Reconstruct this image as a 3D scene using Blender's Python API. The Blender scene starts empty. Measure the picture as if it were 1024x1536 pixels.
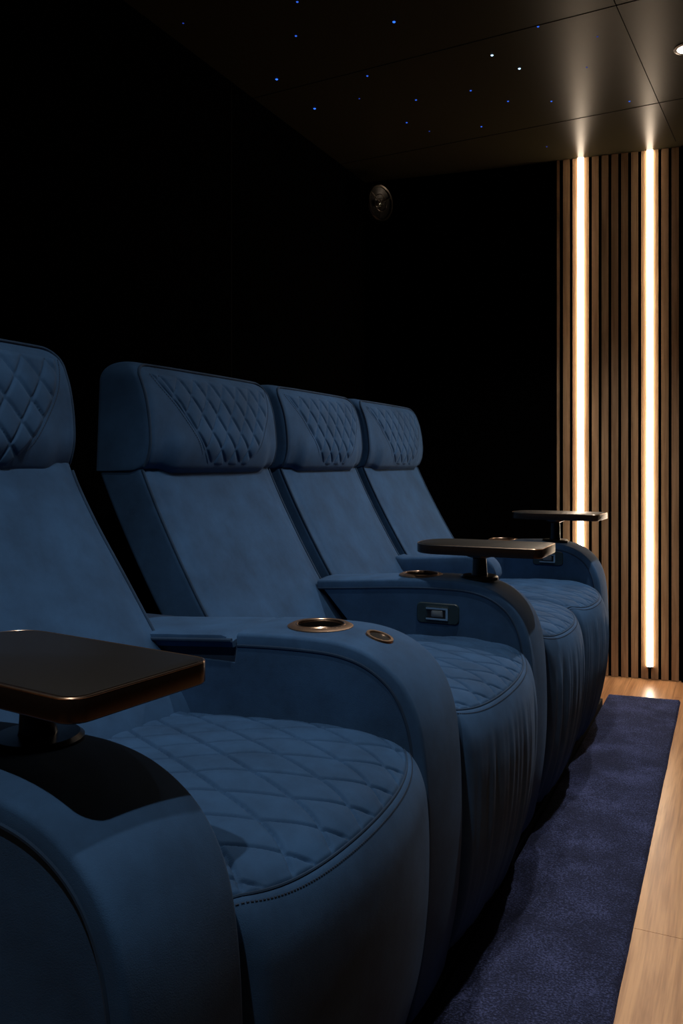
import bpy, bmesh, math, random
from math import sin, cos, pi, sqrt, exp, floor
from mathutils import Vector, Matrix, noise
random.seed(7)
SC = bpy.context.scene
COL = SC.collection

# ------------------------------------------------------------------ materials
def new_mat(name):
    m = bpy.data.materials.new(name); m.use_nodes = True
    nt = m.node_tree; nt.nodes.clear()
    out = nt.nodes.new('ShaderNodeOutputMaterial')
    b = nt.nodes.new('ShaderNodeBsdfPrincipled')
    nt.links.new(b.outputs[0], out.inputs[0])
    return m, nt, b

def N(nt, kind, **kw):
    n = nt.nodes.new(kind)
    for k, v in kw.items():
        if hasattr(n, k): setattr(n, k, v)
        else: n.inputs[k].default_value = v
    return n

def ramp(nt, fac, stops):
    r = nt.nodes.new('ShaderNodeValToRGB')
    els = r.color_ramp.elements
    while len(els) < len(stops): els.new(0.5)
    for e, (p, c) in zip(els, stops):
        e.position = p; e.color = (*c, 1)
    nt.links.new(fac, r.inputs[0]); return r.outputs[0]

def objcoord(nt, scale=(1, 1, 1)):
    tc = nt.nodes.new('ShaderNodeTexCoord'); mp = nt.nodes.new('ShaderNodeMapping')
    mp.inputs['Scale'].default_value = scale
    nt.links.new(tc.outputs['Object'], mp.inputs[0]); return mp.outputs[0]

def velvet(name, base, bump=0.25):
    m, nt, b = new_mat(name)
    co = objcoord(nt)
    n1 = N(nt, 'ShaderNodeTexNoise', Scale=9.0, Detail=5.0, Roughness=0.65)
    n2 = N(nt, 'ShaderNodeTexNoise', Scale=900.0, Detail=2.0)
    n3 = N(nt, 'ShaderNodeTexNoise', Scale=55.0, Detail=3.0)
    for n in (n1, n2, n3): nt.links.new(co, n.inputs['Vector'])
    c = ramp(nt, n1.outputs[0], [(0.32, tuple(x*0.74 for x in base)), (0.68, tuple(x*1.22 for x in base))])
    nt.links.new(c, b.inputs['Base Color'])
    b.inputs['Roughness'].default_value = 0.85
    b.inputs['Specular IOR Level'].default_value = 0.25
    b.inputs['Sheen Weight'].default_value = 0.12
    b.inputs['Sheen Roughness'].default_value = 0.45
    b.inputs['Sheen Tint'].default_value = (0.25, 0.45, 0.8, 1)
    add = N(nt, 'ShaderNodeMath', operation='ADD'); 
    nt.links.new(n2.outputs[0], add.inputs[0]); nt.links.new(n3.outputs[0], add.inputs[1])
    bp = N(nt, 'ShaderNodeBump', Strength=bump, Distance=0.0012)
    nt.links.new(add.outputs[0], bp.inputs['Height']); nt.links.new(bp.outputs[0], b.inputs['Normal'])
    return m

def plain(name, col, rough=0.5, metal=0.0, spec=0.5, nscale=60, bump=0.05):
    m, nt, b = new_mat(name)
    co = objcoord(nt)
    n1 = N(nt, 'ShaderNodeTexNoise', Scale=float(nscale), Detail=4.0)
    nt.links.new(co, n1.inputs['Vector'])
    c = ramp(nt, n1.outputs[0], [(0.3, tuple(x*0.9 for x in col)), (0.7, tuple(x*1.1 for x in col))])
    nt.links.new(c, b.inputs['Base Color'])
    b.inputs['Roughness'].default_value = rough; b.inputs['Metallic'].default_value = metal
    b.inputs['Specular IOR Level'].default_value = spec
    bp = N(nt, 'ShaderNodeBump', Strength=bump, Distance=0.001)
    nt.links.new(n1.outputs[0], bp.inputs['Height']); nt.links.new(bp.outputs[0], b.inputs['Normal'])
    return m

def wood(name, c_dark, c_light, grain_axis, rough=0.45, scale=1.0, joint=False):
    m, nt, b = new_mat(name)
    s = [28*scale]*3; s[grain_axis] = 1.6*scale
    co = objcoord(nt, tuple(s))
    n1 = N(nt, 'ShaderNodeTexNoise', Scale=1.0, Detail=5.0, Roughness=0.6, Distortion=0.7)
    nt.links.new(co, n1.inputs['Vector'])
    s2 = [260*scale]*3; s2[grain_axis] = 7*scale
    n2 = N(nt, 'ShaderNodeTexNoise', Scale=1.0, Detail=3.0)
    nt.links.new(objcoord(nt, tuple(s2)), n2.inputs['Vector'])
    mx = N(nt, 'ShaderNodeMath', operation='MULTIPLY_ADD')
    nt.links.new(n2.outputs[0], mx.inputs[0]); mx.inputs[1].default_value = 0.35
    nt.links.new(n1.outputs[0], mx.inputs[2])
    c = ramp(nt, mx.outputs[0], [(0.53, c_dark), (0.66, tuple((a+d)/2 for a, d in zip(c_dark, c_light))), (0.80, c_light)])
    nt.links.new(c, b.inputs['Base Color'])
    b.inputs['Roughness'].default_value = rough
    bp = N(nt, 'ShaderNodeBump', Strength=0.12, Distance=0.001)
    nt.links.new(n2.outputs[0], bp.inputs['Height']); nt.links.new(bp.outputs[0], b.inputs['Normal'])
    return m

def emit(name, col, strength):
    m = bpy.data.materials.new(name); m.use_nodes = True
    nt = m.node_tree; nt.nodes.clear()
    out = nt.nodes.new('ShaderNodeOutputMaterial'); e = nt.nodes.new('ShaderNodeEmission')
    e.inputs[0].default_value = (*col, 1); e.inputs[1].default_value = strength
    nt.links.new(e.outputs[0], out.inputs[0]); return m

BLUE = (0.021, 0.066, 0.152)
M_blue = velvet('blue_velvet', BLUE)
M_pipe = velvet('blue_piping', (0.014, 0.038, 0.082), 0.1)
M_navy = velvet('navy_gap_shade_fabric', (0.010, 0.026, 0.060))  # darkened velvet, the shade of gaps put into its colour
M_stitch = plain('stitch_thread', (0.012, 0.03, 0.065), 0.8)
M_black = plain('matt_black_base', (0.004, 0.004, 0.005), 0.7, spec=0.2)
M_tray = plain('black_tray', (0.010, 0.0085, 0.007), 0.42, spec=0.4, nscale=200)
M_traytrim = plain('bronze_tray_edge', (0.040, 0.026, 0.019), 0.30, 0.7, nscale=200)
M_post = plain('gloss_black_post', (0.004, 0.004, 0.005), 0.28)
M_bronze = plain('bronze_ring', (0.62, 0.42, 0.29), 0.30, 1.0, nscale=120)
M_bronze_dark = plain('dark_bronze', (0.36, 0.235, 0.16), 0.42, 1.0, nscale=120)
M_well = plain('black_well', (0.010, 0.009, 0.009), 0.3)
M_plate = plain('teal_switch_plate', (0.012, 0.030, 0.042), 0.45)
M_chrome = plain('polished_metal', (0.75, 0.72, 0.68), 0.15, 1.0)
M_wall = plain('black_wall', (0.0016, 0.0015, 0.0015), 1.0, spec=0.0, nscale=20)
M_seam = plain('wall_seam', (0.001, 0.001, 0.001), 0.9, spec=0.05)
M_ceil = plain('bronze_black_ceiling_panel', (0.022, 0.018, 0.010), 0.32, spec=0.05, nscale=400, bump=0.02)
M_ceil.node_tree.nodes['Principled BSDF'].inputs['Specular Tint'].default_value = (1, .80, .50, 1)
M_slat = wood('oak_slat', (0.26, 0.150, 0.075), (0.46, 0.285, 0.155), 2, 0.5)
M_floor = wood('oak_floor', (0.36, 0.155, 0.062), (0.66, 0.34, 0.155), 1, 0.30, 0.8)
M_led = emit('warm_led', (1.0, 0.80, 0.60), 23.0)
M_lampglow = emit('downlight_glow', (1.0, 0.84, 0.70), 14.0)
M_star_b = emit('blue_star', (0.03, 0.16, 1.0), 1.6)
M_star_m = emit('mid_blue_star', (0.04, 0.17, 1.0), 0.8)
M_star_d = emit('dim_blue_star', (0.05, 0.12, 0.9), 0.28)
M_star_w = emit('white_star', (0.45, 0.70, 1.0), 2.2)

def rug_material():
    m, nt, b = new_mat('navy_rug_pile')
    co = objcoord(nt)
    big = N(nt, 'ShaderNodeTexNoise', Scale=6.0, Detail=3.0, Roughness=0.6)
    fine = N(nt, 'ShaderNodeTexNoise', Scale=230.0, Detail=3.0, Roughness=0.7)
    for n in (big, fine): nt.links.new(co, n.inputs['Vector'])
    a = N(nt, 'ShaderNodeMath', operation='MULTIPLY_ADD')
    nt.links.new(big.outputs[0], a.inputs[0]); a.inputs[1].default_value = 0.6
    nt.links.new(fine.outputs[0], a.inputs[2])
    c = ramp(nt, a.outputs[0], [(0.70, (0.0012, 0.002, 0.007)), (0.80, (0.006, 0.010, 0.033)), (0.96, (0.085, 0.105, 0.25))])
    nt.links.new(c, b.inputs['Base Color'])
    b.inputs['Roughness'].default_value = 0.95; b.inputs['Specular IOR Level'].default_value = 0.1
    b.inputs['Sheen Weight'].default_value = 0.3; b.inputs['Sheen Tint'].default_value = (0.35, 0.4, 0.8, 1)
    bp = N(nt, 'ShaderNodeBump', Strength=1.0, Distance=0.012)
    nt.links.new(fine.outputs[0], bp.inputs['Height']); nt.links.new(bp.outputs[0], b.inputs['Normal'])
    return m
M_rug = rug_material()

# ------------------------------------------------------------------ mesh helpers
class MB:
    def __init__(self): self.v = []; self.f = []
    def add(self, vs, fs):
        o = len(self.v); self.v += [tuple(p) for p in vs]; self.f += [tuple(i+o for i in f) for f in fs]
    def box(self, x0, x1, y0, y1, z0, z1):
        vs = [(x, y, z) for z in (z0, z1) for y in (y0, y1) for x in (x0, x1)]
        self.add(vs, [(0, 2, 3, 1), (4, 5, 7, 6), (0, 1, 5, 4), (2, 6, 7, 3), (0, 4, 6, 2), (1, 3, 7, 5)])
    def tube(self, pts, r, n=8, closed=False):
        pts = [Vector(p) for p in pts]; m = len(pts); vs = []; fs = []
        up = Vector((0.13, 0.31, 0.94))
        for i, p in enumerate(pts):
            if closed: t = pts[(i+1) % m]-pts[i-1]
            else: t = pts[min(i+1, m-1)]-pts[max(i-1, 0)]
            t.normalize(); a = t.cross(up)
            if a.length < 1e-3: a = t.cross(Vector((1, 0, 0)))
            a.normalize(); b = t.cross(a)
            for k in range(n):
                w = 2*pi*k/n; vs.append(p+a*r*cos(w)+b*r*sin(w))
        for i in range(m if closed else m-1):
            j = (i+1) % m
            for k in range(n):
                l = (k+1) % n; fs.append((i*n+k, i*n+l, j*n+l, j*n+k))
        if not closed:
            fs.append(tuple(range(n))[::-1]); fs.append(tuple((m-1)*n+k for k in range(n)))
        self.add(vs, fs)
    def lathe(self, prof, c, n=48, axis='Z'):
        vs = []; fs = []; m = len(prof)
        for k in range(n):
            w = 2*pi*k/n
            for r, h in prof:
                vs.append((c[0]+r*cos(w), c[1]+r*sin(w), c[2]+h))
        for k in range(n):
            l = (k+1) % n
            for i in range(m-1): fs.append((k*m+i, l*m+i, l*m+i+1, k*m+i+1))
        self.add(vs, fs)
    def loft(self, rings, cap=True):
        n = len(rings[0]); vs = [p for r in rings for p in r]; fs = []
        for i in range(len(rings)-1):
            for k in range(n):
                l = (k+1) % n; fs.append((i*n+k, i*n+l, (i+1)*n+l, (i+1)*n+k))
        if cap:
            fs.append(tuple(range(n))[::-1]); fs.append(tuple((len(rings)-1)*n+k for k in range(n)))
        self.add(vs, fs)
    def grid(self, rows):
        n = len(rows[0]); vs = [p for r in rows for p in r]; fs = []
        for i in range(len(rows)-1):
            for k in range(n-1): fs.append((i*n+k, i*n+k+1, (i+1)*n+k+1, (i+1)*n+k))
        self.add(vs, fs)
    def build(self, name, mat, parent=None, smooth=True, angle=40, origin=None):
        me = bpy.data.meshes.new(name)
        vs = self.v
        if parent is None and origin is not None:
            vs = [(x-origin[0], y-origin[1], z-origin[2]) for x, y, z in vs]
        me.from_pydata(vs, [], self.f)
        bm = bmesh.new(); bm.from_mesh(me)
        bmesh.ops.remove_doubles(bm, verts=bm.verts, dist=1e-6)
        bmesh.ops.recalc_face_normals(bm, faces=bm.faces)
        if smooth:
            for f in bm.faces: f.smooth = True
            for e in bm.edges:
                if len(e.link_faces) == 2 and e.calc_face_angle(0) > math.radians(angle): e.smooth = False
        bm.to_mesh(me); bm.free()
        me.materials.append(mat)
        o = bpy.data.objects.new(name, me); COL.objects.link(o)
        if origin is not None and parent is None: o.location = origin
        if parent is not None:
            o.parent = parent
            o.matrix_parent_inverse = WM(parent).inverted()
        return o
def WM(o):
    m = Matrix.Translation(o.location) @ o.rotation_euler.to_matrix().to_4x4()
    return (WM(o.parent) @ o.matrix_parent_inverse @ m) if o.parent else m

def empty(name, loc):
    o = bpy.data.objects.new(name, None); COL.objects.link(o); o.location = loc
    o.empty_display_size = 0.05; return o
def tag(o, label=None, cat=None, group=None, kind=None):
    if label: o['label'] = label
    if cat: o['category'] = cat
    if group: o['group'] = group
    if kind: o['kind'] = kind
    return o

def catmull(pts, seg=12):
    P = [Vector(p) for p in pts]; P = [2*P[0]-P[1]] + P + [2*P[-1]-P[-2]]; out = []
    for i in range(1, len(P)-2):
        for k in range(seg):
            t = k/seg; a, b, c, d = P[i-1:i+3]
            out.append(0.5*((2*b)+(c-a)*t+(2*a-5*b+4*c-d)*t*t+(3*b-a-3*c+d)*t**3))
    out.append(P[-2]); return out
def interp(tab, x):
    if x <= tab[0][0]: return tab[0][1]
    for (a, p), (b, q) in zip(tab, tab[1:]):
        if x <= b: return p+(q-p)*(x-a)/(b-a)
    return tab[-1][1]
def sm_table(tab, n=60):
    c = catmull([(a, b, 0) for a, b in tab], 10); return [(p.x, p.y) for p in c]
def smooth01(x):
    x = max(0, min(1, x)); return x*x*(3-2*x)

def quilt(a, b, La, Lb, h, pw=.72, cw=4.5):
    """height of a diamond-quilted surface; stitched lines are the creases"""
    u = a/La+b/Lb; v = a/La-b/Lb
    su = abs(sin(pi*u)); sv = abs(sin(pi*v))
    d = min(su, sv)
    puff = (su*sv)**0.5
    return h*(puff*pw+(1-pw)*min(1, d*cw)) - h

# ------------------------------------------------------------------ layout (metres; floor z=0; row of seats runs along +Y, faces +X)
CH = 0.98
CEIL = 2.40

# seat profile: (x, z) from the back of the cushion over the front lip to the floor
SEATP = catmull([(-1.04, .515, 0), (-.90, .520, 0), (-.75, .530, 0), (-.63, .535, 0), (-.56, .532, 0), (-.512, .521, 0),
                 (-.480, .499, 0), (-.462, .462, 0), (-.455, .41, 0), (-.453, .34, 0), (-.455, .26, 0), (-.465, .17, 0),
                 (-.485, .09, 0), (-.505, .045, 0)], 14)
SL = [0]
for a, b in zip(SEATP, SEATP[1:]): SL.append(SL[-1]+(b-a).length)
def seatp(s):
    s = max(0, min(SL[-1], s))
    lo, hi = 0, len(SL)-1
    while hi-lo > 1:
        m = (lo+hi)//2
        if SL[m] <= s: lo = m
        else: hi = m
    f = (s-SL[lo])/(SL[hi]-SL[lo]); p = SEATP[lo].lerp(SEATP[hi], f)
    t = (SEATP[hi]-SEATP[lo]).normalized()
    return p, Vector((-t.y, t.x, 0))*1.0   # normal (pointing up / outwards)
S_SEAM = next(s for s, p in zip(SL, SEATP) if p.x > -.6 and p.y < .500)

def make_seat(i, y0, y1, b0, b1, label, wrinkle=0.0, gapl=0.0, seed=0, fwd=0.0):
    yc = (y0+y1)/2; hw = (y1-y0)/2
    root = empty('recliner_seat', (-.9, yc, 0)); tag(root, label, 'recliner', 'recliner seats in the cinema row')
    # ---- surface of the cushion
    def surf(s, t, lift=0.0):
        p, n = seatp(s)
        front = smooth01((s-0.36)/0.14)
        bulge = 0.038*(1-t*t)*front*(1-0.35*smooth01((s-S_SEAM-.12)/.35))
        crown = 0.012*(1-t**2)*(1-front)
        e = max(0.0, (abs(t)-0.90)/0.10)
        roll = -0.030*(1-sqrt(max(0, 1-min(1, e)**2.0)))
        low = smooth01((s-S_SEAM-.05)/0.35)
        y = yc+t*hw
        if t < 0: y += gapl*low*abs(t)
        y -= math.copysign(0.010*low*abs(t)**3, t)
        w = 0.0
        if wrinkle and s > S_SEAM+0.02:
            ww = smooth01((s-S_SEAM-.02)/.12)
            w = wrinkle*ww*(noise.noise(Vector((t*7+seed, s*1.1, seed)))*0.7+noise.noise(Vector((t*17+s*2+seed, s*1.6, seed+4)))*0.35)
        off = roll+crown+lift+w
        return Vector((p.x+n.x*off+bulge, y, p.y+n.y*off))
    def sseam(t): return S_SEAM-0.030*abs(t)**5
    res = 0.0021 if i < 2 else 0.0026 if i < 3 else 0.0036
    NT = int(2*hw/res)
    ts = [-1+2*k/NT for k in range(NT+1)]
    NS = int(S_SEAM/res)
    def qh(s, t): return quilt(s-0.02, t*hw, 0.128, 0.078, 0.0095, .42, 5.5)
    rows = []
    for a in range(NS+1):
        r = []
        for t in ts:
            s = sseam(t)*a/NS
            m = min(1.0, (sseam(t)-s)/0.012, (1-abs(t))*hw/0.012)
            q = qh(s, t)*m - 0.003*(1-min(1, (sseam(t)-s)/0.005))
            r.append(surf(s, t, q))
        r = [Vector((r[0].x-.004, r[0].y+.004, r[0].z-.10))]+r+[Vector((r[-1].x-.004, r[-1].y-.004, r[-1].z-.10))]
        rows.append(r)
    g = MB(); g.grid(rows)
    cush = g.build('seat_cushion', M_blue, root, angle=75)
    cush['label'] = 'diamond quilted seat top'
    def runs(lines, f, rad, name, par):
        g = MB()
        for pts in lines:
            cur = []
            for p in pts+[None]:
                q = f(*p) if p else None
                if q is None:
                    if len(cur) > 2: g.tube(cur, rad, 5)
                    cur = []
                else: cur.append(q)
        o = g.build(name, M_stitch, par); o['label'] = 'diamond stitching'; return o
    def fcush(s, b):
        t = b/hw
        if abs(t) > .985 or s < .25 or s > sseam(t)-.004: return None
        m = min(1.0, (sseam(t)-s)/0.012, (1-abs(t))*hw/0.012)
        return surf(s, t, -0.0095*m+.0003)
    La, Lb = .128, .078; lines = []
    for n in range(-12, 20):
        for sg in (1, -1):
            lines.append([(.02+La*(n-sg*b/Lb), b) for b in [-hw+2*hw*k/160 for k in range(161)]])
    runs(lines, fcush, .0008, 'quilt_stitching', cush)
    # ---- plain front panel
    rows = []; NF = 90
    tf = [-1+2*k/90 for k in range(91)]
    for a in range(NF+1):
        r = []
        for t in tf:
            s0 = sseam(t); s = s0+(SL[-1]-s0)*a/NF
            r.append(surf(s, t, -0.003*(1-min(1, (s-s0)/0.005))))
        r = [Vector((r[0].x-.10, r[0].y+.006, r[0].z-.01))]+r+[Vector((r[-1].x-.10, r[-1].y-.006, r[-1].z-.01))]
        rows.append(r)
    last = [Vector((p.x-.06, p.y, p.z+.004)) for p in rows[-1]]; rows.append(last)
    g = MB(); g.grid(rows); g.build('front_panel', M_blue, root, angle=60)
    # ---- twin needle stitching beside the seam
    g = MB(); n = 110
    for k in range(n):
        t = -0.97+1.94*k/n; t2 = t+1.94/n*0.6
        for ds in (0.011,):
            g.tube([surf(sseam(t)+ds, t, .0004), surf(sseam(t2)+ds, t2, .0004)], 0.0009, 5)
    g.build('seam_stitching', M_stitch, root)
    g = MB(); g.tube([surf(sseam(t), t, -0.0018) for t in [-.99+1.98*k/80 for k in range(81)]], 0.0019, 6)
    g.build('seam_piping', M_pipe, root)
    # ---- carcass and plinth
    g = MB(); g.box(-1.18, -.535, y0+.02, y1-.02, .09, .40); g.build('seat_base', M_navy, root)  # dark navy box makes the gaps behind the panels look shaded
    g = MB(); g.box(-1.15, -.575, y0+.03, y1-.03, 0.0, .095); g.build('plinth', M_black, root)

    # ---- backrest
    def ring(z, xf, xb, ya, yb, r, disp, nf=70):
        pts = []
        # front face from ya to yb, with rounded corners, then back
        pts.append((xb+r, ya, z))
        for k in range(6):
            w = k/6*pi/2; pts.append((xf-r+r*sin(w), ya+r-r*cos(w), z))
        for k in range(nf+1):
            y = ya+r+(yb-ya-2*r)*k/nf
            pts.append((xf+disp(y, z), y, z))
        for k in range(1, 7):
            w = k/6*pi/2; pts.append((xf-r+r*cos(w), yb-r+r*sin(w), z))
        pts.append((xb+r, yb, z))
        for k in range(1, 5):
            w = k/5*pi/2; pts.append((xb+r-r*sin(w), yb-r+r*cos(w), z))
        for k in range(1, 5):
            w = k/5*pi/2; pts.append((xb+r-r*cos(w), ya+r-r*sin(w), z))
        return [Vector(p) for p in pts]
    XF = sm_table([(z, x+fwd*(.35+.65*smooth01((.985-z)/.35))) for z, x in [(.44, -.965), (.52, -1.000), (.58, -1.040), (.65, -1.088), (.75, -1.148), (.85, -1.203), (.93, -1.243), (.985, -1.268)]])
    bc = (b0+b1)/2; bh = (b1-b0)/2
    def bdisp(y, z):
        t = (y-bc)/(bh-.02)
        d = 0.012*(1-min(1, abs(t))**4)
        e = abs(abs(t)-0.93)
        d -= 0.004*exp(-(e/0.012)**2)
        return d + 0.0025*noise.noise(Vector((y*6+seed, z*5, seed)))
    g = MB(); rings = []
    for k in range(50):
        z = .44+(.985-.44)*k/49
        xf = interp(XF, z); rings.append(ring(z, xf, xf-.138, b0+.004, b1-.004, .016, bdisp))
    g.loft(rings); g.build('backrest', M_blue, root, angle=60)
    for sgn in (-1, 1):
        g = MB(); y = bc+sgn*(bh-.008)
        pts = [(interp(XF, z)-.0025, y, z) for z in [.50+.465*k/40 for k in range(41)]]
        g.tube(pts, .0035, 8)
        g.build('backrest_piping', M_pipe, root)

    # ---- headrest
    Z0, Z1 = .962, 1.226
    HX = sm_table([(.962, -1.262), (.970, -1.252), (.985, -1.243), (1.01, -1.235), (1.04, -1.232), (1.09, -1.236), (1.14, -1.246), (1.19, -1.265), (1.226, -1.283)])
    def hfront(y, z):
        t = min(1, abs(y-bc)/(bh-.02))
        x = interp(HX, z)
        mid = smooth01((0.72-t)/0.12) if z < 1.03 else 1.0
        # bottom pillow hangs over the backrest in the middle only
        low = exp(-((z-.985)/.03)**2)
        return x + 0.012*(1-t**3) + 0.008*smooth01((.92-t)/.22)*smooth01((1.10-z)/.09) + 0.002*noise.noise(Vector((y*8+seed, z*7, 2)))
    g = MB(); rings = []
    zs = [Z0+.0]; nz = 56
    R = .045
    for k in range(nz+1):
        f = k/nz
        z = Z0+(Z1-R-Z0)*f
        xf = interp(HX, z)
        ins = 0.0
        if k < 5: ins = .014*(1-sqrt(1-(1-k/5)**2))
        rg = ring(z, xf-ins, -1.395-.01*(1-f), b0, b1, .020, lambda y, zz: hfront(y, zz)-interp(HX, zz))
        for p in rg:
            t = min(1, abs(p.y-bc)/(bh-.02))
            if p.x > -1.30: p.z -= .010*smooth01((.90-t)/.16)*smooth01((1.04-z)/.07)
        rings.append(rg)
    for k in range(1, 13):
        w = k/12*pi/2
        z = Z1-R+R*sin(w); ins = R*(1-cos(w))
        yi = ins*0.85; 
        fade = cos(w)
        xf = interp(HX, z)-ins*0.9
        rings.append(ring(z, xf, -1.395+ins*.9, b0+yi, b1-yi, .022, lambda y, zz, fade=fade: (hfront(y, zz)-interp(HX, zz))*fade))
    g.loft(rings); head = g.build('headrest', M_blue, root, angle=70)
    # piping round the front edge of the headrest
    pts = []
    def hp(y, z, ins=0): return (interp(HX, z)-.005-ins, y, z)
    for k in range(20): z = Z0+.01+(Z1-R-Z0-.01)*k/20; pts.append(hp(b0+.006, z))
    for k in range(9):
        w = k/8*pi/2; z = Z1-R+R*sin(w)*.80; ins = R*(1-cos(w)); pts.append(hp(b0+.006+R*(1-cos(w)), z, .004*k/8))
    ye0 = b0+.006+R; ye1 = b1-.006-R
    for k in range(1, 20): pts.append(tuple(Vector(hp(ye0+(ye1-ye0)*k/20, Z1-R*.2, .004))+Vector((0.006*(1-abs(2*k/20-1)**3), 0, .0))))
    for k in range(9):
        w = pi/2-k/8*pi/2; z = Z1-R+R*sin(w)*.80; pts.append(hp(b1-.006-R*(1-cos(w)), z, .004*(1-k/8)))
    for k in range(1, 21): z = Z1-R-(Z1-R-Z0-.01)*k/20; pts.append(hp(b1-.006, z))
    g = MB(); g.tube(pts, .0034, 8); g.build('headrest_piping', M_pipe, head)
    # quilted shield
    LB = sm_table([(0, .35), (.3, .29), (.6, .20), (.85, .11), (1, .07)])
    RB = sm_table([(0, .68), (.3, .79), (.6, .885), (.85, .935), (1, .95)])
    W = b1-b0; za, zb = .972, 1.196
    def base(y, z): return hfront(y, z)
    NZ = 72; NY = 130; rows = []
    for a in range(NZ+1):
        h = a/NZ; z = za+(zb-za)*h; yl = b0+interp(LB, h)*W; yr = b0+interp(RB, h)*W; r = []
        for k in range(NY+1):
            y = yl+(yr-yl)*k/NY
            m = max(0, min(1, (y-yl)/.014, (yr-y)/.014, h/.03+.2, (1-h)/.04))
            q = quilt(z-za, y-bc, .088, .066, .0085, .55, 3.5)
            edge = max(0, 1-min(y-yl, yr-y, z-za+.0, zb-z)/.003)
            r.append(Vector((base(y, z)+.0065*m+q*m*1.0-.004*edge, y, z)))
        rows.append(r)
    g = MB(); g.grid(rows); q = g.build('quilted_panel', M_blue, head, angle=80)
    def fhead(a, b):
        z = za+a; y = bc+b; h = a/(zb-za)
        if h < .01 or h > .985: return None
        yl = b0+interp(LB, h)*W; yr = b0+interp(RB, h)*W
        if y < yl+.004 or y > yr-.004: return None
        m = max(0, min(1, (y-yl)/.014, (yr-y)/.014, h/.03+.2, (1-h)/.04))
        return Vector((base(y, z)+.0065*m-.0085*m+.0003, y, z))
    La, Lb = .088, .066; lines = []
    for n in range(-8, 12):
        for sg in (1, -1):
            lines.append([(La*(n-sg*b/Lb), b) for b in [-bh+2*bh*k/240 for k in range(241)]])
    runs(lines, fhead, .0007, 'quilt_stitching', head)
    for B, sg in ((LB, -1), (RB, 1)):
        n = 44; g = MB()
        for k in range(n):
            def P(h):
                z = za+(zb-za)*h; y = b0+interp(B, h)*W+sg*.007
                return (base(y, z)+.0006, y, z)
            g.tube([P(k/n), P((k+.6)/n)], .0008, 5)
        g.build('headrest_stitching', M_stitch, head)
    return root

# ------------------------------------------------------------------ arm consoles
ARMP = catmull([(-1.22, .640, 0), (-1.0, .655, 0), (-.82, .668, 0), (-.70, .672, 0), (-.62, .668, 0), (-.56, .650, 0), (-.512, .615, 0),
                (-.482, .565, 0), (-.467, .50, 0), (-.460, .40, 0), (-.460, .28, 0), (-.470, .16, 0), (-.492, .045, 0)], 12)
def armpath(x0, front=True, xend=None):
    P = [p for p in ARMP if p.x >= x0-1e-6 or p.y < .6]
    P = [Vector((x0, interp([(q.x, q.y) for q in ARMP if q.y > .6], x0), 0))]+[p for p in P if (p-Vector((x0, 0, 0))).x > .004]
    return P
def normals(P):
    out = []
    for i in range(len(P)):
        t = (P[min(i+1, len(P)-1)]-P[max(i-1, 0)]).normalized(); out.append(Vector((-t.y, t.x, 0)))
    return out
def offset(P, d):
    return [p+n*d for p, n in zip(P, normals(P))]

def cut(o, cutter):
    md = o.modifiers.new('cut', 'BOOLEAN'); md.operation = 'DIFFERENCE'; md.object = cutter; md.solver = 'EXACT'
    bpy.context.view_layer.update()
    dg = bpy.context.evaluated_depsgraph_get()
    me = bpy.data.meshes.new_from_object(o.evaluated_get(dg)); o.modifiers.clear(); 
    o.data = me

def band_mesh(P, y0, y1, th=.024, crown=.004):
    """padded strip swept along the arch"""
    Nn = normals(P); rings = []
    r = .009
    prof = []
    n = 12
    for k in range(n+1):
        f = k/n; prof.append((y0+r+(y1-y0-2*r)*f, crown*(1-(2*f-1)**2)))
    for k in range(1, 6):
        w = k/6*pi/2; prof.append((y1-r+r*sin(w), -r+r*cos(w)))
    prof.append((y1, -th)); prof.append((y0, -th))
    for k in range(1, 6):
        w = pi/2-k/6*pi/2; prof.append((y0+r-r*sin(w), -r+r*cos(w)))
    m = len(P)
    for i, (p, nn) in enumerate(zip(P, Nn)):
        e = 0
        rings.append([Vector((p.x+nn.x*d, y, p.y+nn.y*d)) for y, d in prof])
    g = MB(); g.loft(rings); return g

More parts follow.
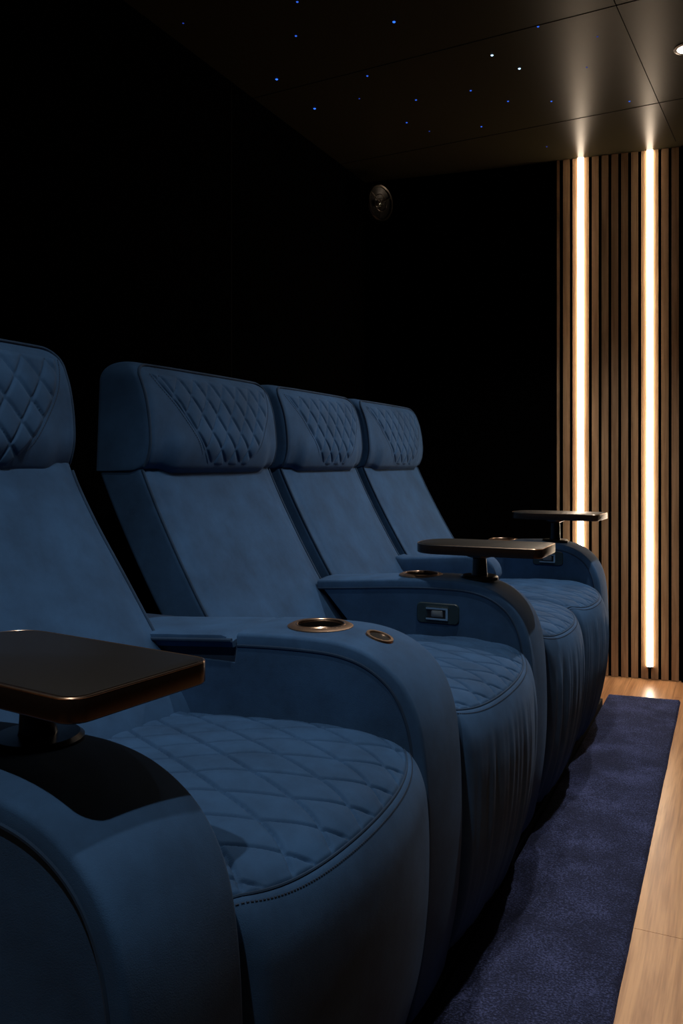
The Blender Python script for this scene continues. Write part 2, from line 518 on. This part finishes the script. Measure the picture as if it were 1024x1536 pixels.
def make_tray(root, pos, rot, ztop, hook=False, dims=(-.165, .185, .100), cap=.10, pw=.75):
    """D-shaped swivel table on a post; its square end points along local +x"""
    px, py = pos; h = .025
    tray = empty('tray_table', (px, py, ztop-h)); tray.parent = root
    tray.matrix_parent_inverse = WM(root).inverted()
    tray.rotation_euler = (0, 0, rot)
    T = Matrix.Translation((px, py, 0)) @ Matrix.Rotation(rot, 4, 'Z')
    L0, L1, hw = dims
    def outline(ins):
        a = L1-ins; w = hw-ins; pts = []; rc = .022-ins*.5
        for k in range(7):
            t = k/6*pi/2; pts.append((a-rc+rc*cos(pi/2-t)*1.0, -w+rc-rc*sin(pi/2-t)))
        for k in range(7):
            t = k/6*pi/2; pts.append((a-rc+rc*cos(t), w-rc+rc*sin(t)))
        # rounded far end
        cx = L0+cap
        for k in range(25):
            t = pi/2+pi*k/24
            ct, st = cos(t), sin(t)
            pts.append((cx+(cap-ins)*math.copysign(abs(ct)**pw, ct), w*math.copysign(abs(st)**pw, st)))
        return pts
    rings = []
    for ins, z in ((.003, 0), (.0008, .001), (0, .003), (0, h-.0025), (.0007, h-.0007), (.004, h)):
        rings.append([T @ Vector((x, y, ztop-h+z)) for x, y in outline(ins)])
    g = MB(); g.loft(rings); g.build('tray_edge', M_traytrim, tray, angle=50)
    g = MB(); rings = [[T @ Vector((x, y, ztop+z)) for x, y in outline(ins)] for ins, z in ((.0045, -.003), (.0045, .0004), (.006, .0008))]
    g.loft(rings); g.build('tray_top', M_tray, tray, angle=30)
    g = MB(); g.tube([T @ Vector((x, y, ztop-.0010)) for x, y in outline(.0012)], .0013, 6, True)  # bright bronze tube added as the highlight along the top edge
    edge_glint = g.build('rim', M_bronze, tray); edge_glint['label'] = 'thin bright line standing in for the edge highlight'
    zb = .676
    g = MB(); g.lathe([(.0001, zb+.002), (.022, zb+.002), (.020, zb+.012), (.0185, ztop-h-.016), (.034, ztop-h-.010), (.036, ztop-h-.001), (.0001, ztop-h-.001)], (px, py, 0), 40)
    g.build('post', M_post, root, angle=35)
    g = MB(); g.lathe([(.0001, zb-.006), (.050, zb-.006), (.050, zb+.001), (.045, zb+.005), (.0001, zb+.006)], (px, py, 0), 48)
    g.build('post_base', M_post, root, angle=35)
    if hook:
        g = MB()
        for dx, dy in ((.150, .02), (.150, .05), (.150, .08)):
            p = T @ Vector((dx, dy-.0, 0)); g.lathe([(.0001, -.012), (.006, -.012), (.007, 0), (.0001, 0)], (p.x, p.y, ztop-h), 16)
        g.build('hinge_bolt', M_chrome, tray)
    return tray

def make_switch(root, x, y, z):
    """rounded plate with a rocker in a metal frame, on the face that looks to -Y"""
    w, h, r = .058, .027, .012
    def rr(w, h, r, yy):
        pts = []
        for cx, cz, a in ((w-r, h-r, 0), (-w+r, h-r, pi/2), (-w+r, -h+r, pi), (w-r, -h+r, 3*pi/2)):
            for k in range(6): t = a+k/5*pi/2; pts.append(Vector((x+cx+r*cos(t), yy, z+cz+r*sin(t))))
        return pts
    g = MB(); g.loft([rr(w, h, r, y+.002), rr(w, h, r, y-.003), rr(w-.002, h-.002, r-.001, y-.005)])
    pl = g.build('switch_plate', M_plate, root, angle=30); pl['label'] = 'teal plate'
    g = MB(); g.box(x-.028, x+.030, y-.0062, y-.0045, z-.014, z+.014); g.build('switch_recess', M_well, pl)
    g = MB(); g.box(x-.030, x+.030, y-.012, y-.005, z+.0115, z+.016); g.box(x-.030, x+.030, y-.012, y-.005, z-.016, z-.0115)
    g.box(x+.024, x+.030, y-.011, y-.005, z-.0116, z+.0116)
    g.build('switch_frame', M_chrome, pl)
    g = MB(); g.loft([rr(.016, .009, .004, y-.005), rr(.016, .009, .004, y-.010), rr(.013, .007, .003, y-.012)])
    g.build('rocker', plain('grey_rocker', (.10, .13, .16), .3), pl)

def make_console(y0, y1, x0, label, cup=None, socket=None, lid=False, tray=None, switch=None, hook=False, slant=True):
    yc = (y0+y1)/2
    root = empty('armrest_console', (-.8, yc, 0)); tag(root, label, 'armrest')
    xb = -.832 if lid else x0
    P = armpath(xb)
    band = band_mesh(P, y0, y1).build('padded_band', M_blue, root, angle=55)
    # body: solid under the band, side faces set in a little
    Q = offset(P, -.015)
    out = [(p.x, p.y) for p in Q]
    Zb = .05
    if lid:
        out = [(x0, .612), (xb-.006, .612)] + out
        out[0:0] = [(x0, Zb)]
    elif slant: out = [(x0+.16, Zb), (x0+.15, .44), (x0+.09, .55)]+[(x0+.012, out[0][1])]+out[1:]
    else: out = [(x0, Zb)]+out
    out[-1] = (out[-1][0], Zb)
    g = MB(); ins = .0006
    rings = []
    cxm = -.8; czm = .35
    for y, d in ((y0+ins, .003), (y0+ins+.003, 0), (y1-ins-.003, 0), (y1-ins, .003)):
        rings.append([Vector((x+(d if x < cxm else -d), y, z)) for x, z in out])
    g.loft(rings); body = g.build('arm_body', M_blue, root, angle=30)
    g = MB(); g.box(x0+.20, -.56, y0+.03, y1-.03, 0, .055); g.build('plinth', M_black, root)
    # piping at both edges of the band
    for yy, s in ((y0, 1), (y1, -1)):
        g = MB(); pp = offset(P, -.0225)
        g.tube([(p.x, yy+s*.0017, p.y) for p in pp], .0034, 8); g.build('piping', M_pipe, root)
    if lid:
        # storage lid behind the cup holder, dark recess underneath
        g = MB(); Lx0, Lx1 = x0, xb-.007
        rings = []
        zt = lambda x: interp([(q.x, q.y) for q in ARMP if q.y > .6], x)
        nseg = 30
        for k in range(nseg+1):
            x = Lx0+(Lx1-Lx0)*k/nseg; e = max(0, (k/nseg-.93)/.07); dz = -.012*(e**2)
            ring = []
            n = 14
            for a in range(n+1):
                f = a/n; ring.append(Vector((x, y0-.004+(y1-y0+.006)*f, zt(x)+dz+.003+.006*(1-(2*f-1)**4)-.006+.0006*noise.noise(Vector((x*30, f*3, 0))))))
            ring.append(Vector((x, y1+.004, zt(x)-.010))); ring.append(Vector((x, y1, zt(x)-.026)))
            ring.append(Vector((x, y0, zt(x)-.026))); ring.append(Vector((x, y0-.006, zt(x)-.010)))
            rings.append(ring)
        g.loft(rings); lo = g.build('storage_lid', M_blue, root, angle=50)
        g = MB(); g.tube([(Lx0+(Lx1-Lx0)*k/30, y0-.006, zt(Lx0+(Lx1-Lx0)*k/30)-.012) for k in range(31)], .0038, 8)
        g.build('lid_piping', M_pipe, lo)
        g = MB(); g.box(x0, xb-.003, y0+.010, y1-.010, .60, .648); g.build('lid_recess', M_navy, root)
    def ztop(x): return interp([(q.x, q.y) for q in ARMP if q.y > .6], x)+.0035
    if cup is not None:
        z = ztop(cup); R = .062
        c = MB(); c.lathe([(.0001, -.085), (.045, -.085), (.045, .05), (.0001, .05)], (cup, yc, z), 48)
        co = c.build('cutter', M_well); cut(band, co); cut(body, co); bpy.data.objects.remove(co)
        g = MB(); g.lathe([(.0445, -.02), (.0445, .001), (.0465, .0035), (R-.008, .0045), (R, .0005), (R, -.004), (.046, -.006), (.046, -.02)], (cup, yc, z), 64)
        ring = g.build('cup_holder', M_bronze_dark, root, angle=35); ring['label'] = 'bronze cup holder ring'
        g = MB(); g.tube([(cup+.0455*cos(2*pi*k/64), yc+.0455*sin(2*pi*k/64), z+.0035) for k in range(64)], .0016, 6, True)
        g.build('polished_lip', M_bronze, ring)
        g = MB(); g.lathe([(.0444, -.001), (.0442, -.076), (.0001, -.076)], (cup, yc, z), 48); g.build('cup_well', M_well, ring, angle=35)
        g = MB(); g.tube([(cup+.0432*cos(2*pi*k/64), yc+.0432*sin(2*pi*k/64), z-.012) for k in range(64)], .0014, 6, True)
        g.build('inner_ring', M_bronze, ring)
    if socket is not None:
        z = ztop(socket); 
        g = MB(); g.lathe([(.0001, .0006), (.0195, .0006), (.0205, .0035), (.0255, .0035), (.0275, -.004), (.0001, -.006)], (0, 0, 0), 48)
        an = math.atan2(interp([(q.x, q.y) for q in ARMP if q.y > .6], socket+.01)-interp([(q.x, q.y) for q in ARMP if q.y > .6], socket-.01), .02)
        Mx = Matrix.Translation((socket, yc, z)) @ Matrix.Rotation(-an, 4, 'Y')
        g.v = [tuple(Mx @ Vector(p)) for p in g.v]
        so = g.build('tray_socket', M_bronze, root, angle=30); so['label'] = 'small bronze ring socket'
        g = MB(); g.lathe([(.0001, .0012), (.0185, .0012)], (0, 0, 0), 40); g.v = [tuple(Mx @ Vector(p)) for p in g.v]
        g.build('socket_cap', M_well, so)
    if tray: make_tray(root, tray[0], tray[1], tray[2], hook, *tray[3:])
    if switch: make_switch(root, switch[0], y0+.001, switch[1])
    return root

# seats
make_seat(1, .748, 1.296, .735, 1.324, 'nearest blue quilted recliner, its headrest cut off by the left photo edge', .0, .016, 1, .06)
make_seat(2, 1.500, 2.086, 1.560, 2.157, 'second nearest blue quilted recliner, right behind the armrest with the open cup holder', .009, 0, 5)
make_seat(3, 2.262, 2.752, 2.217, 2.782, 'third blue quilted recliner from the camera, just behind the black tray on a post', .010, 0, 9)
make_seat(4, 2.768, 3.262, 2.840, 3.430, 'farthest blue quilted recliner, last before the slatted wall', .011, 0, 13)
# consoles
make_console(.562, .738, -1.10, 'nearest blue armrest, ending the row under the big black tray at lower left',
             cup=-.86, tray=((-.70, .690), math.radians(-7), .766, (-.16, .172, .096), .07, .6))
make_console(1.302, 1.492, -1.20, 'blue armrest with no tray, open bronze cup holder and small round socket, with storage lid',
             cup=-.707, socket=-.587, lid=True)
make_console(2.092, 2.254, -1.07, 'blue armrest in mid row with bronze cup ring and black tray on a short post',
             cup=-.787, tray=((-.6245, 2.178), 0.0, .766), switch=(-.712, .585), hook=True)
make_console(3.268, 3.436, -1.06, 'farthest blue armrest, carrying a thin dark tray in front of the lit slats',
             cup=-.86, tray=((-.65, 3.335), math.radians(-4), .787), switch=(-.665, .612))
# short fold-up arm between the third and fourth seats
def short_arm():
    y0, y1 = 2.715, 2.805
    root = empty('armrest_console', (-.9, 2.76, 0))
    tag(root, 'short narrow blue armrest between the third and farthest recliners', 'armrest')
    outl = [(-1.08, .56), (-1.08, .655)]+[(p.x, p.y) for p in ARMP if -1.07 < p.x < -.80 and p.y > .6]
    cx, cz, r = -.78, .612, .055
    for k in range(13):
        w = pi/2-pi*k/12; outl.append((cx+r*cos(w), cz+r*sin(w)))
    rings = []
    for y, d in ((y0, .010), (y0+.004, .003), (y0+.010, 0), (y1-.010, 0), (y1-.004, .003), (y1, .010)):
        rings.append([Vector((x*(1-d*.6)+(-.92)*d*.6, y, z-(d if z > .6 else -d)*.8)) for x, z in outl])
    g = MB(); g.loft(rings); g.build('arm_pad', M_blue, root, angle=40)
    g = MB(); g.tube([(x, y0+.004, z-.010) for x, z in outl[1:-3]], .0035, 8); g.build('piping', M_pipe, root)
    g = MB(); g.box(-1.07, -.92, y0+.02, y1-.02, .48, .56); g.build('hinge_block', M_navy, root)
short_arm()

# ------------------------------------------------------------------ room
def fw(x): return 4.06+.127*x          # far wall line (y at x)
XL, XR, YN = -1.70, 2.2, -2.4
def struct(g, name, mat, parent=None, smooth=False):
    o = g.build(name, mat, parent, smooth=smooth)
    if parent is None: o['kind'] = 'structure'
    return o
# floor: boards running along Y, each board its own strip of mesh with a fine gap
g = MB(); bw = .19
k = 0; x = -1.765
rnd = random.Random(3)
while x < XR:
    ys = [YN-.1]
    off = (.65 if abs(x-(-.245)) < .01 else rnd.uniform(.2, 1.9))
    yy = YN+off
    joints = [yy+1.8*j for j in range(6) if YN < yy+1.8*j < 4.5]
    if x < -.1 < x+bw: joints = [-1.75, .05, 1.852, 3.75]
    cuts = [YN-.1]+joints+[4.6]
    for a, b in zip(cuts, cuts[1:]):
        g.box(x+.0004, x+bw-.0004, a+.0007, b-.0007, -.02, 0)
    x += bw
floor_o = struct(g, 'floor', M_floor)
g = MB(); g.box(-1.9, XR+.1, YN-.1, 4.7, -.06, -.003); g.build('floor_gap', M_seam, floor_o)
g = MB(); g.box(XL-.1, XL, YN, 4.2, 0, CEIL); wl = struct(g, 'wall_left', M_wall)
g = MB(); g.box(XL, XL+.0015, 2.62, 2.628, 0, CEIL); g.box(XL, XL+.0015, 1.1, 1.108, 0, CEIL); g.build('panel_seam', M_seam, wl)
g = MB()
xa, xb_ = XL-.05, XR
g.add([(xa, fw(xa)+.016, 0), (xb_, fw(xb_)+.016, 0), (xb_, fw(xb_)+.1, 0), (xa, fw(xa)+.1, 0),
       (xa, fw(xa)+.016, CEIL), (xb_, fw(xb_)+.016, CEIL), (xb_, fw(xb_)+.1, CEIL), (xa, fw(xa)+.1, CEIL)],
      [(0, 1, 5, 4), (1, 2, 6, 5), (2, 3, 7, 6), (3, 0, 4, 7), (0, 3, 2, 1), (4, 5, 6, 7)])
struct(g, 'wall_far', M_wall)
g = MB(); g.box(XR, XR+.1, YN, 4.4, 0, CEIL); struct(g, 'wall_right', M_wall)
g = MB(); g.box(XL-.1, XR+.1, YN-.1, YN, 0, CEIL); struct(g, 'wall_near', M_wall)
g = MB(); g.box(XL-.1, XR+.1, YN-.1, 4.6, CEIL, CEIL+.08); ce = struct(g, 'ceiling', M_ceil)
g = MB()
def seam(ax, ay, bx, by, w=.0022):
    d = Vector((bx-ax, by-ay, 0)).normalized(); n = Vector((-d.y, d.x, 0))*w/2
    vs = []
    for z in (CEIL-.0012, CEIL+.001):
        vs += [Vector((ax, ay, z))-n, Vector((bx, by, z))-n, Vector((bx, by, z))+n, Vector((ax, ay, z))+n]
    g.add(vs, [(0, 1, 2, 3), (4, 7, 6, 5), (0, 4, 5, 1), (1, 5, 6, 2), (2, 6, 7, 3), (3, 7, 4, 0)])
seam(XL, 2.78, XR, 2.55); seam(XL, 3.57, 1.0, 3.44); seam(-.43, 1.5, -.245, 3.95)
g.build('panel_seam', M_seam, ce)

# slatted panel on the far wall, LED strips between the slats
ang = math.atan(.127); ux, uy = cos(ang), sin(ang); nx, ny = sin(ang), -cos(ang)   # along wall, out of wall
def wp(t, d):   # t = metres along wall from x=0 (negative left), d = out from the wall line
    return Vector((t*ux+nx*d, 4.06+t*uy+ny*d, 0))
def wbox(g, t0, t1, d0, d1, z0, z1):
    q = [wp(t0, d0), wp(t1, d0), wp(t1, d1), wp(t0, d1)]
    vs = [Vector((p.x, p.y, z)) for z in (z0, z1) for p in q]
    g.add(vs, [(0, 3, 2, 1), (4, 5, 6, 7), (0, 1, 5, 4), (1, 2, 6, 5), (2, 3, 7, 6), (3, 0, 4, 7)])
T1 = -.6575/ux; T2 = -.359/ux; pitch = (T2-T1)/7
panel = empty('slat_wall_panel', (wp((T1+T2)/2, 0).x, wp((T1+T2)/2, 0).y, 0))
tag(panel, 'oak slatted wall panel with black gaps on the far wall', 'wall panel')
g = MB(); wbox(g, T1-2.35*pitch, T2+2.95*pitch, -.014, -.010, 0, CEIL); g.build('felt_backing', M_seam, panel)
sw = pitch*.70
cents = [T1+pitch*(.5+j) for j in range(-2, 10)]
for c in cents:
    g = MB(); wbox(g, c-sw/2, c+sw/2, -.0101, .004, .002, CEIL-.001)
    s = g.build('slat', M_slat, panel, smooth=False)
g = MB(); wbox(g, T1-2.5*pitch, T1-2.22*pitch, -.0101, .004, .002, CEIL-.001); g.build('edge_slat', M_slat, panel, smooth=False)
for T, zlo, lab in ((T1, .40, 'left warm white vertical light strip, its lower end hidden behind the far armrest'),
                    (T2, .058, 'right warm white vertical light strip, reaching almost to the floor')):
    p = wp(T, 0); root = empty('led_strip', (p.x, p.y, zlo)); tag(root, lab, 'light strip', 'led strips on the slatted wall')
    g = MB(); hw = .0128; rings = []
    prof = [(-hw, .0045), (-hw, .010), (-hw*.7, .0135), (0, .0145), (hw*.7, .0135), (hw, .010), (hw, .0045)]
    for z in (zlo+.002, CEIL-.002):
        rings.append([Vector((wp(T+a, d).x, wp(T+a, d).y, z)) for a, d in prof])
    g.loft(rings); g.build('diffuser', M_led, root)
    g = MB(); wbox(g, T-.0045, T+.0045, -.010, .0045, zlo, CEIL-.002); g.build('mounting_rail', M_black, root)
    g = MB(); wbox(g, T-hw, T+hw, .004, .013, zlo-.003, zlo+.002); g.build('end_cap', M_black, root)
# black return panel right of the slats
g = MB(); wbox(g, T2+3.0*pitch+.004, T2+3.0*pitch+.9, -.016, .012, 0, CEIL); o = struct(g, 'trim_1', M_wall)

# low black box added under the row, in place of the shadow on the floor
g = MB(); g.box(-1.5, -.4925, .45, 3.5, 0, .028); o = struct(g, 'trim_floor_shade', M_black)

# rug
g = MB(); rx0, rx1, ry0, ry1 = -.492, -.192, -1.0, 0
nx_, ny_ = 60, 700
rows = []
for a in range(ny_+1):
    f = a/ny_; r = []
    for k in range(nx_+1):
        e = k/nx_; xr = -.175-.035*f**.8+.0014*noise.noise(Vector((0, f*25, 3)))+.0006*noise.noise(Vector((0, f*190, 3)))
        x = -.492+(xr+.492)*e
        yend = fw(x)-.355
        y = -.8+(yend+.8)*f+(.0025*noise.noise(Vector((x*60, 0, 1))) if a == ny_ else 0)
        d = min(x+.492, xr-x, (1-f)*4.5)
        z = .010*sqrt(min(1, max(0, d/.006)))+.0012*noise.noise(Vector((x*90, y*90, 0)))+.0012*noise.noise(Vector((x*9, y*9, 5)))+.002
        if k in (0, nx_) or a in (0, ny_): z = .0005
        r.append(Vector((x, y, z)))
    rows.append(r)
g.grid(rows); rug = g.build('runner_rug', M_rug, origin=(-.34, 1.4, 0), angle=89)
tag(rug, 'long navy blue pile runner rug beside the row of seats', 'rug')

# round swivel speaker on the far wall
sp = Vector((-1.565, 3.735, 2.245))
root = empty('wall_speaker', sp); tag(root, 'small round dark speaker with metal rim high on the black wall', 'speaker')
nrm = Vector((.93, -.36, -.04)).normalized()
Mx = Matrix.Translation(sp) @ nrm.to_track_quat('Z', 'Y').to_matrix().to_4x4()
def lobj(prof, name, mat, par, n=48, M=Mx):
    g = MB(); g.lathe(prof, (0, 0, 0), n); g.v = [tuple(M @ Vector(p)) for p in g.v]; return g.build(name, mat, par, angle=35)
M_spk = plain('speaker_dark_metal', (.14, .12, .10), .33, 1.0)
lobj([(.072, -.03), (.085, -.02), (.087, .0), (.083, .007), (.076, .004), (.074, -.012)], 'rim', M_spk, root)
lobj([(.0001, -.028), (.03, -.030), (.070, -.006), (.076, -.004), (.076, -.035), (.0001, -.036)], 'cone', plain('speaker_cone', (.05, .047, .043), .35, .6), root)
g = MB()
for a in range(3):
    w = a*2*pi/3+.5; g.tube([Mx @ Vector((.012*cos(w), .012*sin(w), .001)), Mx @ Vector((.076*cos(w), .076*sin(w), .001))], .0035, 6)
for rr_ in (.018, .040):
    g.tube([Mx @ Vector((rr_*cos(2*pi*k/40), rr_*sin(2*pi*k/40), .001)) for k in range(40)], .003, 6, True)
g.build('grille', M_spk, root)
lobj([(.0001, -.030), (.016, -.026), (.014, -.006), (.0001, .001)], 'dome', M_chrome, root)
g = MB(); b = Mx @ Vector((0, 0, -.034)); g.tube([b, b+Vector((-.03, .04, 0)), Vector((b.x-.03, fw(b.x)+.014, b.z))], .012, 12); g.build('bracket', M_black, root)

# ceiling downlights
def downlight(x, y, label, power, size=1.1, col=(1, .86, .72), r=.035, blend=.6, aim=None, soft=.02):
    root = empty('ceiling_downlight', (x, y, CEIL)); tag(root, label, 'ceiling light', 'ceiling downlights')
    g = MB(); g.lathe([(r, .0), (r, -.004), (r+.002, -.006), (r+.011, -.003), (r+.012, .0)], (x, y, CEIL), 40); g.build('trim_ring', M_traytrim, root)
    g = MB(); g.lathe([(.0001, -.003), (r, -.003), (r, -.001), (.0001, -.001)], (x, y, CEIL), 40); g.build('lens', M_lampglow, root)
    ld = bpy.data.lights.new('downlight_lamp', 'SPOT'); ld.energy = power; ld.color = col; ld.spot_size = size; ld.spot_blend = blend; ld.shadow_soft_size = soft
    lo = bpy.data.objects.new('downlight_lamp', ld); COL.objects.link(lo); lo.parent = root; lo.location = (0, 0, -.012)
    if aim is not None:
        d = Vector(aim)-Vector((x, y, CEIL)); lo.rotation_euler = d.to_track_quat('-Z', 'Y').to_euler()
    return root
WARM = (1, .84, .68); NEU = (1, .97, .93)
downlight(-.152, 3.08, 'round ceiling downlight at the right photo edge', 88, 1.8, NEU, blend=1.0, aim=(-.68, 2.9, 0))
downlight(-.54, .18, 'round ceiling downlight in front of the nearest seat, out of view', 46, 1.75, NEU, soft=.015, blend=1.0, aim=(-.62, .60, 0))
downlight(-.62, .95, 'added ceiling downlight brightening the nearest seat, out of view', 30, 1.5, NEU, blend=1.0, aim=(-.80, 1.0, 0))  # extra unseen lamp, added to brighten the nearest cushion and back
downlight(-.42, 1.85, 'round ceiling downlight above the middle of the row, out of view', 44, 1.6, NEU, blend=1.0, aim=(-.60, 2.25, 0))

# fibre-optic stars in the ceiling
def ceil_at(u, v):
    F = 1250.0; zc = (CEIL-CH)*F/(695-v); uu = (u-512)/F
    return zc*(uu*.903-.429), zc*(.903+.429*uu)
stars = [
 (275, 35, 'd', 'dim blue star light alone at the far left of the ceiling'),
 (446, 3, 'm', 'blue star light at the top photo edge, left of centre'),
 (444, 54, 'm', 'blue star light just below the one at the top photo edge'),
 (591, 33, 'b', 'bright blue star light at top centre'),
 (415, 119, 'b', 'bright blue star light at the left of the ceiling'),
 (551, 114, 'm', 'blue star light below the bright one at top centre'),
 (539, 148, 'd', 'dim blue star light at the left of and under a brighter one at centre'),
 (472, 163, 'b', 'blue star light lowest on the left side of the ceiling'),
 (624, 150, 'm', 'upper of three blue star lights stacked near the ceiling centre'),
 (610, 184, 'm', 'middle of three blue star lights near the ceiling centre'),
 (644, 197, 'd', 'lowest and dimmest of three blue star lights near the ceiling centre'),
 (706, 136, 'm', 'blue star light below and left of the two white ones'),
 (738, 83, 'w', 'left white star light of the two white ones'),
 (779, 103, 'w', 'right and brighter white star light of the two white ones'),
 (762, 152, 'm', 'blue star light below the two white ones'),
 (722, 190, 'm', 'lowest blue star light right of the ceiling centre'),
 (807, 40, 'm', 'blue star light near the upper ceiling seam'),
 (827, 152, 'm', 'blue star light left of the streak over the left light strip'),
 (896, 55, 'd', 'faint violet star light right of the upper streak'),
 (880, 101, 'd', 'faint star light on the upper streak of the left light strip'),
 (944, 152, 'm', 'blue star light beside the ceiling seam above the right light strip'),
 (820, 220, 'd', 'very faint star light close to the slatted wall'),
]
for u, v, k, lab in stars:
    x, y = ceil_at(u, v)
    r = {'b': .0052, 'm': .0040, 'd': .0034, 'w': .0050}[k]
    g = MB(); g.lathe([(.0001, -r*.6), (r*.5, -r*.52), (r*.87, -r*.3), (r, 0), (.0001, .001)], (0, 0, 0), 12)
    g.v = [(a+x, b+y, c+CEIL) for a, b, c in g.v]
    o = g.build('star_light', {'b': M_star_b, 'm': M_star_m, 'd': M_star_d, 'w': M_star_w}[k], origin=(x, y, CEIL))
    tag(o, lab, 'star light', 'fibre optic stars in the ceiling')

# ------------------------------------------------------------------ world, camera, view
w = bpy.data.worlds.new('world'); SC.world = w; w.use_nodes = True
w.node_tree.nodes['Background'].inputs[0].default_value = (.5, .6, .8, 1)
w.node_tree.nodes['Background'].inputs[1].default_value = 0.0
cam = bpy.data.cameras.new('camera'); co = bpy.data.objects.new('camera', cam); COL.objects.link(co)
cam.sensor_fit = 'HORIZONTAL'; cam.sensor_width = 36; cam.lens = 36*1250/1024
cam.shift_y = -73/1024; cam.clip_start = .02
co.location = (0, 0, CH); co.rotation_euler = (pi/2, 0, math.radians(25.4))
SC.camera = co
SC.view_settings.view_transform = 'Standard'; SC.view_settings.look = 'None'
SC.view_settings.exposure = 0.0; SC.view_settings.gamma = 1.0; SC.view_settings.use_curve_mapping = False
